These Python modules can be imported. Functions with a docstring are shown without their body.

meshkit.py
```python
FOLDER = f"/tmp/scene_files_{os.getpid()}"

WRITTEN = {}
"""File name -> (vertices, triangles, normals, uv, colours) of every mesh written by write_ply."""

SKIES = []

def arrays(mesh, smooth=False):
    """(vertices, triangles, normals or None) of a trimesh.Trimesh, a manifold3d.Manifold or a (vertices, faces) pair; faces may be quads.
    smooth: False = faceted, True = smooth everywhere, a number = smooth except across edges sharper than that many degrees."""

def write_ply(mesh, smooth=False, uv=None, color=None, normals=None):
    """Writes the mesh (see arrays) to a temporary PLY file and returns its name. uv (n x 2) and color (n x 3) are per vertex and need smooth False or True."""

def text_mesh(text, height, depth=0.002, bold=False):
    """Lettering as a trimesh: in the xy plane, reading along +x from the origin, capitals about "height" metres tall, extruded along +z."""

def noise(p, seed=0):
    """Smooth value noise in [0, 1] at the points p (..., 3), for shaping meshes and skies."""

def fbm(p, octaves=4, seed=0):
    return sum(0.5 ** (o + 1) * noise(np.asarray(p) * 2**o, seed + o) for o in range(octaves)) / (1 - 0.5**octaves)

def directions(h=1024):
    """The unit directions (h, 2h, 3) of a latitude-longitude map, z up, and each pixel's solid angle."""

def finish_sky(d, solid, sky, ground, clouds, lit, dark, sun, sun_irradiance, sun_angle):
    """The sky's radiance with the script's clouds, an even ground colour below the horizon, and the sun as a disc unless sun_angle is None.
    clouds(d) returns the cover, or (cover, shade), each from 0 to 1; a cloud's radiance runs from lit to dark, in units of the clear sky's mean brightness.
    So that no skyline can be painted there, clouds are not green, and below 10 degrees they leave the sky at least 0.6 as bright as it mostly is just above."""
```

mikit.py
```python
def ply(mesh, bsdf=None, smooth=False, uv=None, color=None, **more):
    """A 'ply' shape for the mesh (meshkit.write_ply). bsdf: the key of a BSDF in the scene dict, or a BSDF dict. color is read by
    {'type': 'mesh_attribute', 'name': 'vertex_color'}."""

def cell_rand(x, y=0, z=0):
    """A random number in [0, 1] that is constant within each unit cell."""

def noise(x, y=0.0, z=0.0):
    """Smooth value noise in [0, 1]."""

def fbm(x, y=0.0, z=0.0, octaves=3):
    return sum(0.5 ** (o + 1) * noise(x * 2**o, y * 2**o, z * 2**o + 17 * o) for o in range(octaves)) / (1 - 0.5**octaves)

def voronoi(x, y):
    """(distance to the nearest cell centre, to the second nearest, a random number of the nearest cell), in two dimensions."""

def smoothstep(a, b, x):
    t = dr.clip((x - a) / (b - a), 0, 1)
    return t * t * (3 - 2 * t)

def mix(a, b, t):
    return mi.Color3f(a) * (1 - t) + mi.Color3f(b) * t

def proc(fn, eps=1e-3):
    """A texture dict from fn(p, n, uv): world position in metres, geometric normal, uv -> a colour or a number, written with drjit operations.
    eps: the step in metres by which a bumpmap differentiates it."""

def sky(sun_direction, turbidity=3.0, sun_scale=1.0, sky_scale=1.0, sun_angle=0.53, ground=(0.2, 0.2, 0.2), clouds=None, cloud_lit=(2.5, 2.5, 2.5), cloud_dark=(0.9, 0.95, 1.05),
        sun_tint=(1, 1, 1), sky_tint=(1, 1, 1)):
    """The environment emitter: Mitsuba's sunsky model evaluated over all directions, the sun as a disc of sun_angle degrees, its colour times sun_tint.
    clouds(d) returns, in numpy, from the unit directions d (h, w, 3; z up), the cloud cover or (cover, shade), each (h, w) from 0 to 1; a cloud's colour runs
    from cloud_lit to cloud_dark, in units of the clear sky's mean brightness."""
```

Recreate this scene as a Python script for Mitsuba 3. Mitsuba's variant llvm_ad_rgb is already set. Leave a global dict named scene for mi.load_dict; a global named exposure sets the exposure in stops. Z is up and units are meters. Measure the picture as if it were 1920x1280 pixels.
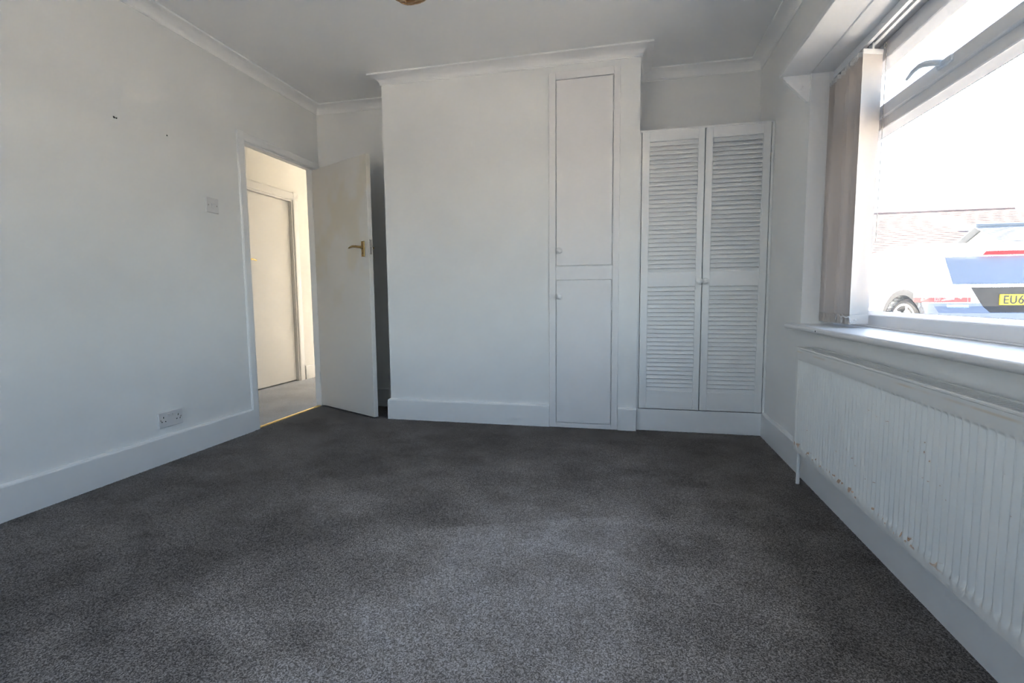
import math, random
import numpy as np, trimesh, manifold3d as m3
import drjit as dr
import mitsuba as mi
import mikit, meshkit
from shapely.geometry import Polygon
from mikit import noise, fbm, smoothstep, mix, cell_rand

T = mi.ScalarTransform4f
scene, labels = {}, {}
rng = random.Random(7)

# ------------------------------------------------------------------ camera, sky, exposure
CX, CZ, YAW, PITCH, ROLL, F = 2.55, 0.9236, -0.2249, -0.0899, -0.0088, 925.41
_fw = np.array([math.sin(YAW), math.cos(YAW), 0.0]); _rt = np.array([math.cos(YAW), -math.sin(YAW), 0.0]); _up = np.array([0, 0, 1.0])
_f2 = _fw * math.cos(PITCH) + _up * math.sin(PITCH); _u2 = _up * math.cos(PITCH) - _fw * math.sin(PITCH)
_u3 = _u2 * math.cos(ROLL) - _rt * math.sin(ROLL)
scene['camera'] = {'type': 'perspective', 'fov': 2 * math.degrees(math.atan(960 / F)), 'fov_axis': 'x', 'near_clip': 0.02, 'far_clip': 500.0,
                   'to_world': T().look_at(origin=[CX, 0, CZ], target=[CX + _f2[0], _f2[1], CZ + _f2[2]], up=_u3.tolist())}
SUN = (-0.18, 0.58, 0.79)
scene['sky'] = {**mikit.sky(SUN, turbidity=3.5, sun_scale=0.0, sky_scale=20.0, ground=(0.3, 0.29, 0.27), sky_tint=(1.19, 0.98, 0.765)), 'sampling_weight': 3.0}
scene['sun'] = {'type': 'directional', 'direction': [-SUN[0], -SUN[1], -SUN[2]], 'irradiance': {'type': 'rgb', 'value': [31.5, 28.0, 23.0]}}
exposure = 0.86

# ------------------------------------------------------------------ dimensions (metres)
W, H = 3.4462, 2.5201          # room width, ceiling height
YB, YC, YL = 3.835, 3.4387, 3.451   # alcove back walls, chimney breast front, louvred cupboard front
X1, X2 = 0.8053, 2.6335        # chimney breast
YR = -1.05                     # wall behind the camera
SK, ST = 0.158, 0.02           # skirting height and thickness
WZ0, WZ1, WY0, WY1 = 0.745, 2.024, 0.95, 2.85   # window opening
GX = 3.65                      # inner face of the window frame
HX = -1.04                     # far wall of the hall
DY0, DY1, DZ = 2.986, 3.7304, 1.985  # door opening
HY0, HY1 = 1.2, 7.5            # hall ends


# ------------------------------------------------------------------ materials
def P(name, color, rough=0.5, **k):
    scene[name] = {'type': 'principled', 'base_color': color if isinstance(color, dict) else {'type': 'rgb', 'value': list(color)}, 'roughness': rough, **k}


def RP(name, color, alpha):
    scene[name] = {'type': 'roughplastic', 'diffuse_reflectance': color if isinstance(color, dict) else {'type': 'rgb', 'value': list(color)}, 'alpha': alpha, 'nonlinear': False}


def proc(fn, **k):
    return mikit.proc(fn, **k)


def wall_col(p, n, uv):
    a = fbm(p.x * 1.1 + 3, p.y * 1.1, p.z * 1.1)
    b = fbm(p.x * 4 + 1, p.y * 4, p.z * 4 + 9)
    return mi.Color3f(0.85, 0.845, 0.83) * (0.90 + 0.13 * a + 0.06 * b)


def diffuse_bump(name, tex, bump, scale):
    scene[name] = {'type': 'twosided', 'bsdf': {'type': 'bumpmap', 'arbitrary': proc(bump), 'scale': scale, 'bsdf': {'type': 'diffuse', 'reflectance': tex}}}


scene['wall_paint'] = {'type': 'diffuse', 'reflectance': proc(wall_col)}
scene['ceiling_paint'] = {'type': 'diffuse', 'reflectance': {'type': 'rgb', 'value': [0.93, 0.92, 0.905]}}
scene['hall_paint'] = {'type': 'diffuse', 'reflectance': {'type': 'rgb', 'value': [0.87, 0.84, 0.78]}}
scene['white_render'] = {'type': 'diffuse', 'reflectance': {'type': 'rgb', 'value': [0.80, 0.78, 0.73]}}
scene['outer_render'] = {'type': 'diffuse', 'reflectance': {'type': 'rgb', 'value': [0.6, 0.55, 0.5]}}
RP('gloss_paint', (0.90, 0.895, 0.885), 0.2)
RP('cupboard_paint', (0.90, 0.88, 0.87), 0.25)


def door_col(p, n, uv):
    s = fbm(p.x * 6 + p.y * 2, p.y * 6, p.z * 3.2 + 5)
    t = smoothstep(0.52, 0.72, s) * smoothstep(0.5, 1.3, p.z)
    return mix((0.80, 0.775, 0.735), (0.74, 0.66, 0.48), 0.42 * t)


RP('door_paint', proc(door_col), 0.25)
RP('hall_door_paint', (0.87, 0.84, 0.79), 0.25)


def enamel_col(p, n, uv):
    base = mi.Color3f(0.86, 0.85, 0.82)
    st = smoothstep(0.74, 0.80, noise(p.y * 70, p.z * 90, 3.0)) * smoothstep(0.236, 0.226, p.z) * smoothstep(0.206, 0.214, p.z) * smoothstep(0.40, 0.55, fbm(p.y * 3.0, 1.0, 4.0))
    sp = smoothstep(0.955, 0.97, noise(p.y * 110, p.z * 110, 8.0)) * smoothstep(0.6, 0.7, noise(p.y * 6, p.z * 6, 2.0)) * 0.7
    yl = smoothstep(0.006, 0.0, dr.abs(p.z - 0.657)) * smoothstep(0.45, 0.7, fbm(p.y * 7, 2.0, 1.0)) * 0.4
    return mix(mix(base, (0.45, 0.24, 0.11), dr.clip(st * 0.75 + sp, 0, 1)), (0.72, 0.55, 0.33), yl)


RP('radiator_enamel', proc(enamel_col), 0.2)


def carpet_col(p, n, uv):
    big = fbm(p.x * 1.7 + 3, p.y * 2.0, 4.0, 4)
    mid = fbm(p.x * 7, p.y * 8, 7.0, 4)
    a = noise(p.x * 330, p.y * 330, 0.3)
    b = noise(p.x * 560 + 9, p.y * 560, 2.3)
    sp = smoothstep(0.25, 0.95, 0.55 * a + 0.45 * b)
    k = (0.62 + 0.5 * big) * (0.55 + 0.85 * mid) * (0.25 + 1.45 * sp)
    # daylight falloff painted into the pile, paler mid-room, plus a faint paler rectangle
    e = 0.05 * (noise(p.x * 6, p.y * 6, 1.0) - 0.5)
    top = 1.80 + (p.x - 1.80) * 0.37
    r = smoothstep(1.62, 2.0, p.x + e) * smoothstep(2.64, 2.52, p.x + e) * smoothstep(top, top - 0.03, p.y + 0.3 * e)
    light_pool = smoothstep(1.5, 0.2, dr.sqrt(dr.square((p.x - 2.15) / 0.95) + dr.square((p.y - 1.35) / 1.25)))
    k = k * (0.58 + 0.62 * light_pool) * (1 + 0.36 * r)
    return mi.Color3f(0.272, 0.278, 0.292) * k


def carpet_bump(p, n, uv):
    return noise(p.x * 330, p.y * 330, 0.3) + 0.5 * noise(p.x * 560 + 9, p.y * 560, 2.3)


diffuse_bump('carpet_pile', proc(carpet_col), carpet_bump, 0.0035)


def hall_carpet_col(p, n, uv):
    return mi.Color3f(0.52, 0.53, 0.555) * (0.7 + 0.35 * fbm(p.x * 5, p.y * 5, 1.0) + 0.3 * noise(p.x * 330, p.y * 330, 3.0))


diffuse_bump('hall_carpet_pile', proc(hall_carpet_col), carpet_bump, 0.003)
RP('upvc', (0.87, 0.87, 0.88), 0.15)
P('dark_gasket', (0.03, 0.03, 0.03), 0.6)
RP('white_plastic', (0.76, 0.75, 0.745), 0.2)
P('dark_hole', (0.02, 0.02, 0.02), 0.7)
P('screw_steel', (0.35, 0.33, 0.31), 0.4, metallic=0.8)
P('aged_brass', (0.30, 0.21, 0.09), 0.38, metallic=0.85)
P('bright_brass', (0.80, 0.60, 0.24), 0.3, metallic=0.9)
P('handle_white', (0.72, 0.76, 0.80), 0.3)
scene['window_glass'] = {'type': 'thindielectric', 'int_ior': 1.5}
scene['vane_fabric'] = {'type': 'principledthin', 'base_color': {'type': 'rgb', 'value': [0.64, 0.60, 0.575]}, 'roughness': 0.8, 'diff_trans': 0.6, 'eta': 1.3}
scene['hem_fabric'] = {'type': 'diffuse', 'reflectance': {'type': 'rgb', 'value': [0.52, 0.48, 0.45]}}
P('rattan', (0.42, 0.25, 0.12), 0.5)
P('rattan_pale', (0.60, 0.45, 0.26), 0.5)
P('car_white', (0.80, 0.81, 0.83), 0.3, clearcoat=0.8, clearcoat_gloss=0.95)
P('car_glass', (0.12, 0.145, 0.20), 0.06, specular=1.0, clearcoat=1.0)
P('bumper_shade_tint', (0.12, 0.155, 0.23), 0.5)  # blue shade on the white bumper, painted in as its colour
P('black_plastic', (0.025, 0.025, 0.028), 0.55)
P('tyre_rubber', (0.02, 0.02, 0.02), 0.8)
P('alloy', (0.80, 0.80, 0.80), 0.45, metallic=0.2)
P('red_lens', (0.55, 0.02, 0.03), 0.12, clearcoat=1.0)
P('clear_lens', (0.75, 0.72, 0.72), 0.12, clearcoat=1.0)
P('plate_yellow', (0.80, 0.52, 0.02), 0.4)
P('plate_black', (0.015, 0.015, 0.015), 0.5)
P('chrome', (0.8, 0.8, 0.82), 0.15, metallic=1.0)


def tile_col(p, n, uv):
    return mix((0.165, 0.125, 0.12), (0.235, 0.185, 0.175), noise(p.x * 4.0, p.y * 4, dr.floor(p.z / 0.16) * 3.1))


scene['roof_tile'] = {'type': 'diffuse', 'reflectance': proc(tile_col)}
scene['slate'] = {'type': 'diffuse', 'reflectance': {'type': 'rgb', 'value': [0.17, 0.19, 0.22]}}


def tarmac_col(p, n, uv):
    return mi.Color3f(0.53, 0.51, 0.475) * (0.8 + 0.4 * noise(p.x * 40, p.y * 40, 0.0))


scene['paving'] = {'type': 'diffuse', 'reflectance': proc(tarmac_col)}
scene['bark'] = {'type': 'diffuse', 'reflectance': {'type': 'rgb', 'value': [0.12, 0.09, 0.06]}}
scene['leaf'] = {'type': 'principledthin', 'base_color': {'type': 'rgb', 'value': [0.16, 0.26, 0.07]}, 'roughness': 0.6, 'diff_trans': 0.8}

# ------------------------------------------------------------------ mesh helpers
def num(name, i):
    return name if i == 0 else f'{name}_{i:03d}'


def add(key, mesh, mat, smooth=False, label=None, cat=None, group=None, kind=None, **k):
    if len(mesh.faces) == 0:
        print('EMPTY', key)
        return
    scene[key] = mikit.ply(mesh, mat, smooth=smooth, **k)
    tag(key, label, cat, group, kind)
    return scene[key]


def tag(key, label=None, cat=None, group=None, kind=None):
    d = {k: v for k, v in (('label', label), ('category', cat), ('group', group), ('kind', kind)) if v}
    if d:
        labels[key] = d


def box(x0, x1, y0, y1, z0, z1, c=0.0):
    """A box with chamfered edges."""
    if c <= 0:
        b = trimesh.creation.box(extents=[x1 - x0, y1 - y0, z1 - z0])
        b.apply_translation([(x0 + x1) / 2, (y0 + y1) / 2, (z0 + z1) / 2])
        return b
    c = min(c, (x1 - x0) / 2.2, (y1 - y0) / 2.2, (z1 - z0) / 2.2)
    pts = []
    for sx in (0, 1):
        for sy in (0, 1):
            for sz in (0, 1):
                x, y, z = (x0, x1)[sx], (y0, y1)[sy], (z0, z1)[sz]
                dx, dy, dz = c * (1 - 2 * sx), c * (1 - 2 * sy), c * (1 - 2 * sz)
                pts += [(x, y + dy, z + dz), (x + dx, y, z + dz), (x + dx, y + dy, z)]
    return trimesh.convex.convex_hull(np.array(pts))


def cat(*ms):
    return trimesh.util.concatenate([m for m in ms])


def prism(poly, axis, a, b):
    """poly: points of a closed outline in the two axes that follow `axis` cyclically; extruded along it from a to b."""
    pts = [tuple(p) for p in poly]
    m = trimesh.creation.extrude_polygon(Polygon(pts), b - a, engine='earcut')
    v = m.vertices.copy()
    out = np.zeros_like(v)
    i, j = [(1, 2), (2, 0), (0, 1)][axis]
    out[:, i], out[:, j], out[:, axis] = v[:, 0], v[:, 1], v[:, 2] + a
    return trimesh.Trimesh(out, m.faces, process=False)


def tube(pts, r, sides=10, cap=True):
    p = np.asarray(pts, float)
    r = np.broadcast_to(np.asarray(r, float), (len(p),))
    t = np.gradient(p, axis=0); t /= np.linalg.norm(t, axis=1, keepdims=True) + 1e-12
    a = np.cross(t, np.where(np.abs(t[:, 2:]) < 0.9, [0, 0, 1.0], [1.0, 0, 0])); a /= np.linalg.norm(a, axis=1, keepdims=True)
    b = np.cross(t, a); ang = np.arange(sides) * 2 * np.pi / sides
    v = p[:, None] + r[:, None, None] * (np.cos(ang)[None, :, None] * a[:, None] + np.sin(ang)[None, :, None] * b[:, None])
    f = []
    n = len(p)
    for i in range(n - 1):
        for j in range(sides):
            k = (j + 1) % sides
            q = [i * sides + j, i * sides + k, (i + 1) * sides + k, (i + 1) * sides + j]
            f += [[q[0], q[1], q[2]], [q[0], q[2], q[3]]]
    v = v.reshape(-1, 3)
    if cap:
        v = np.vstack([v, p[0], p[-1]])
        for j in range(sides):
            k = (j + 1) % sides
            f += [[n * sides, k, j], [n * sides + 1, (n - 1) * sides + j, (n - 1) * sides + k]]
    m = trimesh.Trimesh(v, f, process=False)
    m.fix_normals()
    return m


def lathe(profile, origin, axis, seg=24):
    """profile: (radius, height) points; axis: direction of the height."""
    m = trimesh.creation.revolve(np.array(profile, float), sections=seg)
    z = np.asarray(axis, float); z /= np.linalg.norm(z)
    M = trimesh.geometry.align_vectors([0, 0, 1], z)
    M[:3, 3] = origin
    m.apply_transform(M)
    m.fix_normals()
    return m


def sweep(profile, path, closed=False):
    """profile: (offset to the left of travel, height z) points, closed outline; path: xy points. Mitred corners, square ends."""
    path = [np.array(p, float) for p in path]
    n = len(path)
    prof = np.array(profile, float)
    k = len(prof)
    V = []
    for i in range(n):
        d0 = path[i] - path[i - 1] if i > 0 else path[1] - path[0]
        d1 = path[i + 1] - path[i] if i < n - 1 else path[-1] - path[-2]
        d0 /= np.linalg.norm(d0); d1 /= np.linalg.norm(d1)
        n0, n1 = np.array([-d0[1], d0[0]]), np.array([-d1[1], d1[0]])
        mv = (n0 + n1) / (1 + n0 @ n1)
        for o, z in prof:
            q = path[i] + mv * o
            V.append([q[0], q[1], z])
    Fc = []
    for i in range(n - 1):
        for j in range(k):
            a, b = i * k + j, i * k + (j + 1) % k
            Fc += [[a, b, b + k], [a, b + k, a + k]]
    capm = trimesh.creation.triangulate_polygon(Polygon(prof), engine='earcut')
    lookup = [int(np.argmin(((prof - q) ** 2).sum(1))) for q in capm[0]]
    for t in capm[1]:
        t = [lookup[i] for i in t]
        Fc.append(t); Fc.append([(n - 1) * k + i for i in t[::-1]])
    m = trimesh.Trimesh(V, Fc, process=False)
    m.fix_normals()
    return m


def ring_y(x0, x1, ya, yb, za, zb, w, c=0.003):
    return cat(box(x0, x1, ya, yb, za, za + w, c), box(x0, x1, ya, yb, zb - w, zb, c), box(x0, x1, ya, ya + w, za, zb, c), box(x0, x1, yb - w, yb, za, zb, c))


def to_tm(man):
    m = man.to_mesh()
    return trimesh.Trimesh(m.vert_properties[:, :3], m.tri_verts, process=False)


# ------------------------------------------------------------------ room shell
S = 'structure'
add('floor', box(-0.02, W, YR, YB, -0.05, 0.0), 'carpet_pile', kind=S, label='charcoal grey twist pile carpet covering the room floor, daylight painted paler in the middle')
add('floor_hall', box(HX - 0.12, -0.02, HY0, HY1, -0.05, 0.0), 'hall_carpet_pile', kind=S, label='pale grey carpet of the hall beyond the open door')
add('ceiling', box(-0.045, W + 0.0, YR, YB, H, H + 0.1), 'ceiling_paint', kind=S, label='white painted ceiling of the room')
add('ceiling_hall', box(HX - 0.12, -0.045, HY0, HY1, H, H + 0.1), 'ceiling_paint', kind=S, label='white ceiling of the hall')
JY0, JY1, JZ = DY0 - 0.03, DY1 + 0.03, DZ + 0.03
add('wall_left', cat(box(-0.045, 0, YR, JY0, -0.05, H), box(-0.045, 0, JY1, YB, -0.05, H), box(-0.045, 0, JY0, JY1, JZ, H)), 'wall_paint', kind=S, label='white painted wall on the left with the open doorway and light switch')
add('wall_back', box(-0.045, W + 0.3, YB, YB + 0.12, -0.05, H + 0.1), 'wall_paint', kind=S, label='white wall at the back of the alcoves either side of the chimney breast')
add('wall_chimney', box(X1, X2, YC, YB, -0.02, H), 'wall_paint', kind=S, label='white chimney breast projecting from the back wall, with a narrow fitted cupboard')
add('wall_right', cat(box(W, W + 0.3, YR, WY0, -0.05, H + 0.1), box(W, W + 0.3, WY1, YB, -0.05, H + 0.1), box(W, W + 0.3, WY0, WY1, WZ1, H + 0.1), box(W, W + 0.3, WY0, WY1, -0.3, WZ0)), 'wall_paint', kind=S, label='white window wall on the right above the radiator')
RX0, RX1, RZA, RZB = 0.10, 2.0, 0.60, 2.10   # unseen opening added behind the camera to brighten the room
add('wall_rear', cat(box(-0.045, RX0, YR - 0.2, YR, -0.05, H + 0.1), box(RX1, W + 0.3, YR - 0.2, YR, -0.05, H + 0.1), box(RX0, RX1, YR - 0.2, YR, -0.05, RZA), box(RX0, RX1, YR - 0.2, YR, RZB, H + 0.1)), 'wall_paint', kind=S, label='white wall behind the camera')
# hall walls
HDY0, HDY1, HDZ = 4.10, 4.86, 1.99
add('wall_hall', cat(box(HX - 0.30, HX - 0.12, HDY0 - 0.1, HDY1 + 0.1, -0.05, H), box(HX - 0.12, HX, HY0, HDY0 - 0.03, -0.05, H), box(HX - 0.12, HX, HDY1 + 0.03, 6.1, -0.05, H), box(HX - 0.12, HX, 6.7, HY1, -0.05, H), box(HX - 0.12, HX, 6.1, 6.7, -0.05, 0.8), box(HX - 0.12, HX, 6.1, 6.7, 2.2, H), box(HX - 0.12, HX, HDY0 - 0.03, HDY1 + 0.03, HDZ + 0.03, H)), 'hall_paint', kind=S, label='cream hall wall around the closed door')
add('wall_hall_side', box(-0.045, 0.08, YB, HY1, -0.05, H + 0.1), 'hall_paint', kind=S, label='cream hall wall behind the open door')
add('wall_hall_near', box(HX - 0.12, -0.045, HY0 - 0.1, HY0, -0.05, H + 0.1), 'hall_paint', kind=S, label='cream wall at the near end of the hall')
add('wall_hall_far', cat(box(HX - 0.12, HX + 0.05, HY1, HY1 + 0.2, -0.05, H + 0.1), box(-0.10, 0.08, HY1, HY1 + 0.2, -0.05, H + 0.1), box(HX + 0.05, -0.10, HY1, HY1 + 0.2, 2.20, H + 0.1)), 'hall_paint', kind=S, label='cream wall at the far end of the hall around an opening added to light the hall')  # end opening is added, lets daylight into the hall
tag('added_window_3', kind=S, label='added unseen window that brightens the hall, past the closed door')  # added out of view as extra daylight for the hall
add('added_window_3__frame', ring_y(HX - 0.1, HX - 0.04, 6.1, 6.7, 0.8, 2.2, 0.055), 'upvc')
add('added_window_3__pane', trimesh.Trimesh([(HX - 0.07, 6.15, 0.85), (HX - 0.07, 6.65, 0.85), (HX - 0.07, 6.65, 2.15), (HX - 0.07, 6.15, 2.15)], [[0, 1, 2], [0, 2, 3]], process=False), 'window_glass')
# roof slab over the house (seen from nowhere, shades the rooms)
add('roof', box(HX - 0.16, W + 0.34, YR - 0.25, HY1 + 0.25, H + 0.1, H + 0.25), 'outer_render', kind=S, label='flat roof over the rooms')

# coving: profile of a plaster cove, (distance from wall, z)
def cove_profile():
    pr = [(0.0, H - 0.062), (0.007, H - 0.062), (0.007, H - 0.056)]
    c, r = (0.066, H - 0.056), 0.052
    for i in range(0, 9):
        a = math.pi - i * (math.pi / 2) / 8
        # concave quarter: bulges towards the corner of wall and ceiling
        pr.append((0.010 + 0.056 * (1 - math.cos(i * math.pi / 16)), H - 0.054 + 0.042 * math.sin(i * math.pi / 16)))
    pr += [(0.072, H - 0.012), (0.078, H - 0.010), (0.078, H), (0.0, H)]
    return pr


CP = cove_profile()
# walls travelled so that the room lies on the left
add('trim_1', sweep(CP, [(0, YB), (0, YR)]), 'ceiling_paint', 40, kind=S, label='white plaster coving along the top of the left wall')
add('trim_2', sweep(CP, [(X1, YB), (0, YB)]), 'ceiling_paint', 40, kind=S, label='white plaster coving in the alcove behind the open door')
add('trim_3', sweep(CP, [(X2, YB), (X2, YC), (X1, YC), (X1, YB)]), 'ceiling_paint', 40, kind=S, label='white plaster coving wrapped around the top of the chimney breast')
add('trim_4', sweep(CP, [(W, YB), (X2, YB)]), 'ceiling_paint', 40, kind=S, label='white plaster coving above the louvred cupboard')
add('trim_5', sweep(CP, [(W, YR), (W, YB)]), 'ceiling_paint', 40, kind=S, label='white plaster coving along the top of the window wall')
add('trim_6', sweep(CP, [(0, YR), (W, YR)]), 'ceiling_paint', 40, kind=S, label='white plaster coving behind the camera')
SP = [(0, -0.01), (ST, -0.01), (ST, SK - 0.012), (ST - 0.003, SK - 0.006), (0.006, SK), (0, SK)]
CAS0 = 2.918
add('baseboard_left', sweep(SP, [(0, CAS0), (0, YR)]), 'gloss_paint', kind=S, label='tall white skirting board along the left wall')
add('baseboard_alcove', sweep(SP, [(X1, YB), (0, YB)]), 'gloss_paint', kind=S, label='white skirting board in the alcove behind the open door')
add('baseboard_chimney', sweep(SP, [(2.034, YC), (X1, YC), (X1, YB)]), 'gloss_paint', kind=S, label='white skirting board on the chimney breast left of the narrow cupboard')
add('baseboard_pier', sweep(SP, [(X2, YC), (2.511, YC)]), 'gloss_paint', kind=S, label='short white skirting block between narrow cupboard and louvred cupboard')
add('baseboard_right', sweep(SP, [(W, YR), (W, YL + 0.005)]), 'gloss_paint', kind=S, label='white skirting board under the radiator and window')
add('baseboard_rear', sweep(SP, [(0, YR), (W, YR)]), 'gloss_paint', kind=S, label='white skirting board behind the camera')
HSP = [(o, z) for o, z in SP]
add('baseboard_hall', cat(sweep(HSP, [(HX, HY0), (HX, HDY0 - 0.09)][::-1]), sweep(HSP, [(HX, HY1), (HX, HDY1 + 0.106)])), 'hall_door_paint', kind=S, label='cream skirting board in the hall beside the closed door')

# marks on the left wall
for i, (y, z, r) in enumerate([(2.094, 1.854, 0.006), (2.106, 1.853, 0.004), (2.394, 1.855, 0.0045)]):
    add(num('wall_left__wall_plug', i), lathe([(0, 0.0015), (r * 0.7, 0.0015), (r, 0), (r, -0.004), (0, -0.004)], (0, y, z), (1, 0, 0), 10), 'dark_hole')

# ------------------------------------------------------------------ open door (door_1)
tag('door_1', kind=S, label='open white flush door with brass lever handle, swung into the room')
# frame: linings, stop, architraves
fr = cat(box(-0.049, 0.004, DY0 - 0.03, DY0, 0, DZ + 0.03, 0.002), box(-0.049, 0.004, DY1, DY1 + 0.03, 0, DZ + 0.03, 0.002), box(-0.049, 0.004, DY0, DY1, DZ, DZ + 0.03, 0.002))
add('door_1__frame', fr, 'gloss_paint')
ARC = [(0, 0), (0.014, 0), (0.016, 0.010), (0.012, 0.048), (0.008, 0.056), (0, 0.058)]  # (out of wall, across)


def architrave(xw, sgn, y0, y1, z1, key, mat, w=0.058):
    k = w / 0.058
    left = prism([(xw + sgn * o, y0 - a * k) for o, a in ARC], 2, 0, z1 + w)
    right = prism([(xw + sgn * o, y1 + a * k) for o, a in ARC], 2, 0, z1 + w)
    head = prism([(z1 + a * k, xw + sgn * o) for o, a in ARC], 1, y0 - w, y1 + w)
    for m in (left, right, head):
        m.fix_normals()
    add(key, left, mat)
    add(key + '_001', right, mat)
    add(key + '_002', head, mat)


architrave(0.0, 1, DY0 - 0.01, DY1 + 0.025, DZ + 0.014, 'door_1__architrave', 'gloss_paint')
HNG = np.array([0.004, DY1, 0.0]); END = np.array([0.6844, 3.3955, 0.0])
LD = (END - HNG) / np.linalg.norm(END - HNG); LW = float(np.linalg.norm(END - HNG))
LN = np.array([LD[1], -LD[0], 0.0])  # towards the camera
MD = np.eye(4); MD[:3, 0], MD[:3, 1], MD[:3, 2], MD[:3, 3] = LD, -LN, [0, 0, 1], HNG


def on_leaf(m):
    """mesh in leaf coordinates: x along the leaf from its hinge, y into its thickness away from the camera, z up."""
    m = m.copy(); m.apply_transform(MD); return m


add('door_1__leaf', on_leaf(box(0.0, LW, 0.0, 0.037, 0.012, DZ - 0.003, 0.0022)), 'door_paint', label='white flush door leaf with yellowed patches')
LT = 0.037


def lever(key, at, sgn, mat, base='door_1'):
    """Backplate and lever; at(x, y, z) places leaf coordinates; sgn -1 stands out on the camera side."""
    y0 = 0.0 if sgn < 0 else LT
    xp = LW - 0.066
    pl = box(xp - 0.019, xp + 0.019, min(y0, y0 + sgn * 0.009), max(y0, y0 + sgn * 0.009), 1.236, 1.352, 0.003)
    neck = tube([(xp, y0 + sgn * 0.006, 1.305), (xp, y0 + sgn * 0.05, 1.305)], [0.010, 0.008], 12)
    arm = tube([(xp + 0.006, y0 + sgn * 0.048, 1.306), (xp - 0.02, y0 + sgn * 0.05, 1.309), (xp - 0.06, y0 + sgn * 0.05, 1.315), (xp - 0.10, y0 + sgn * 0.047, 1.311), (xp - 0.128, y0 + sgn * 0.043, 1.306)],
               [0.008, 0.0095, 0.0085, 0.007, 0.005], 10)
    key_hole = lathe([(0, 0.001), (0.005, 0.001), (0.005, -0.001), (0, -0.001)], (xp, y0 + sgn * 0.009, 1.262), (0, sgn, 0), 12)
    return pl, cat(neck, arm), key_hole


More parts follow.
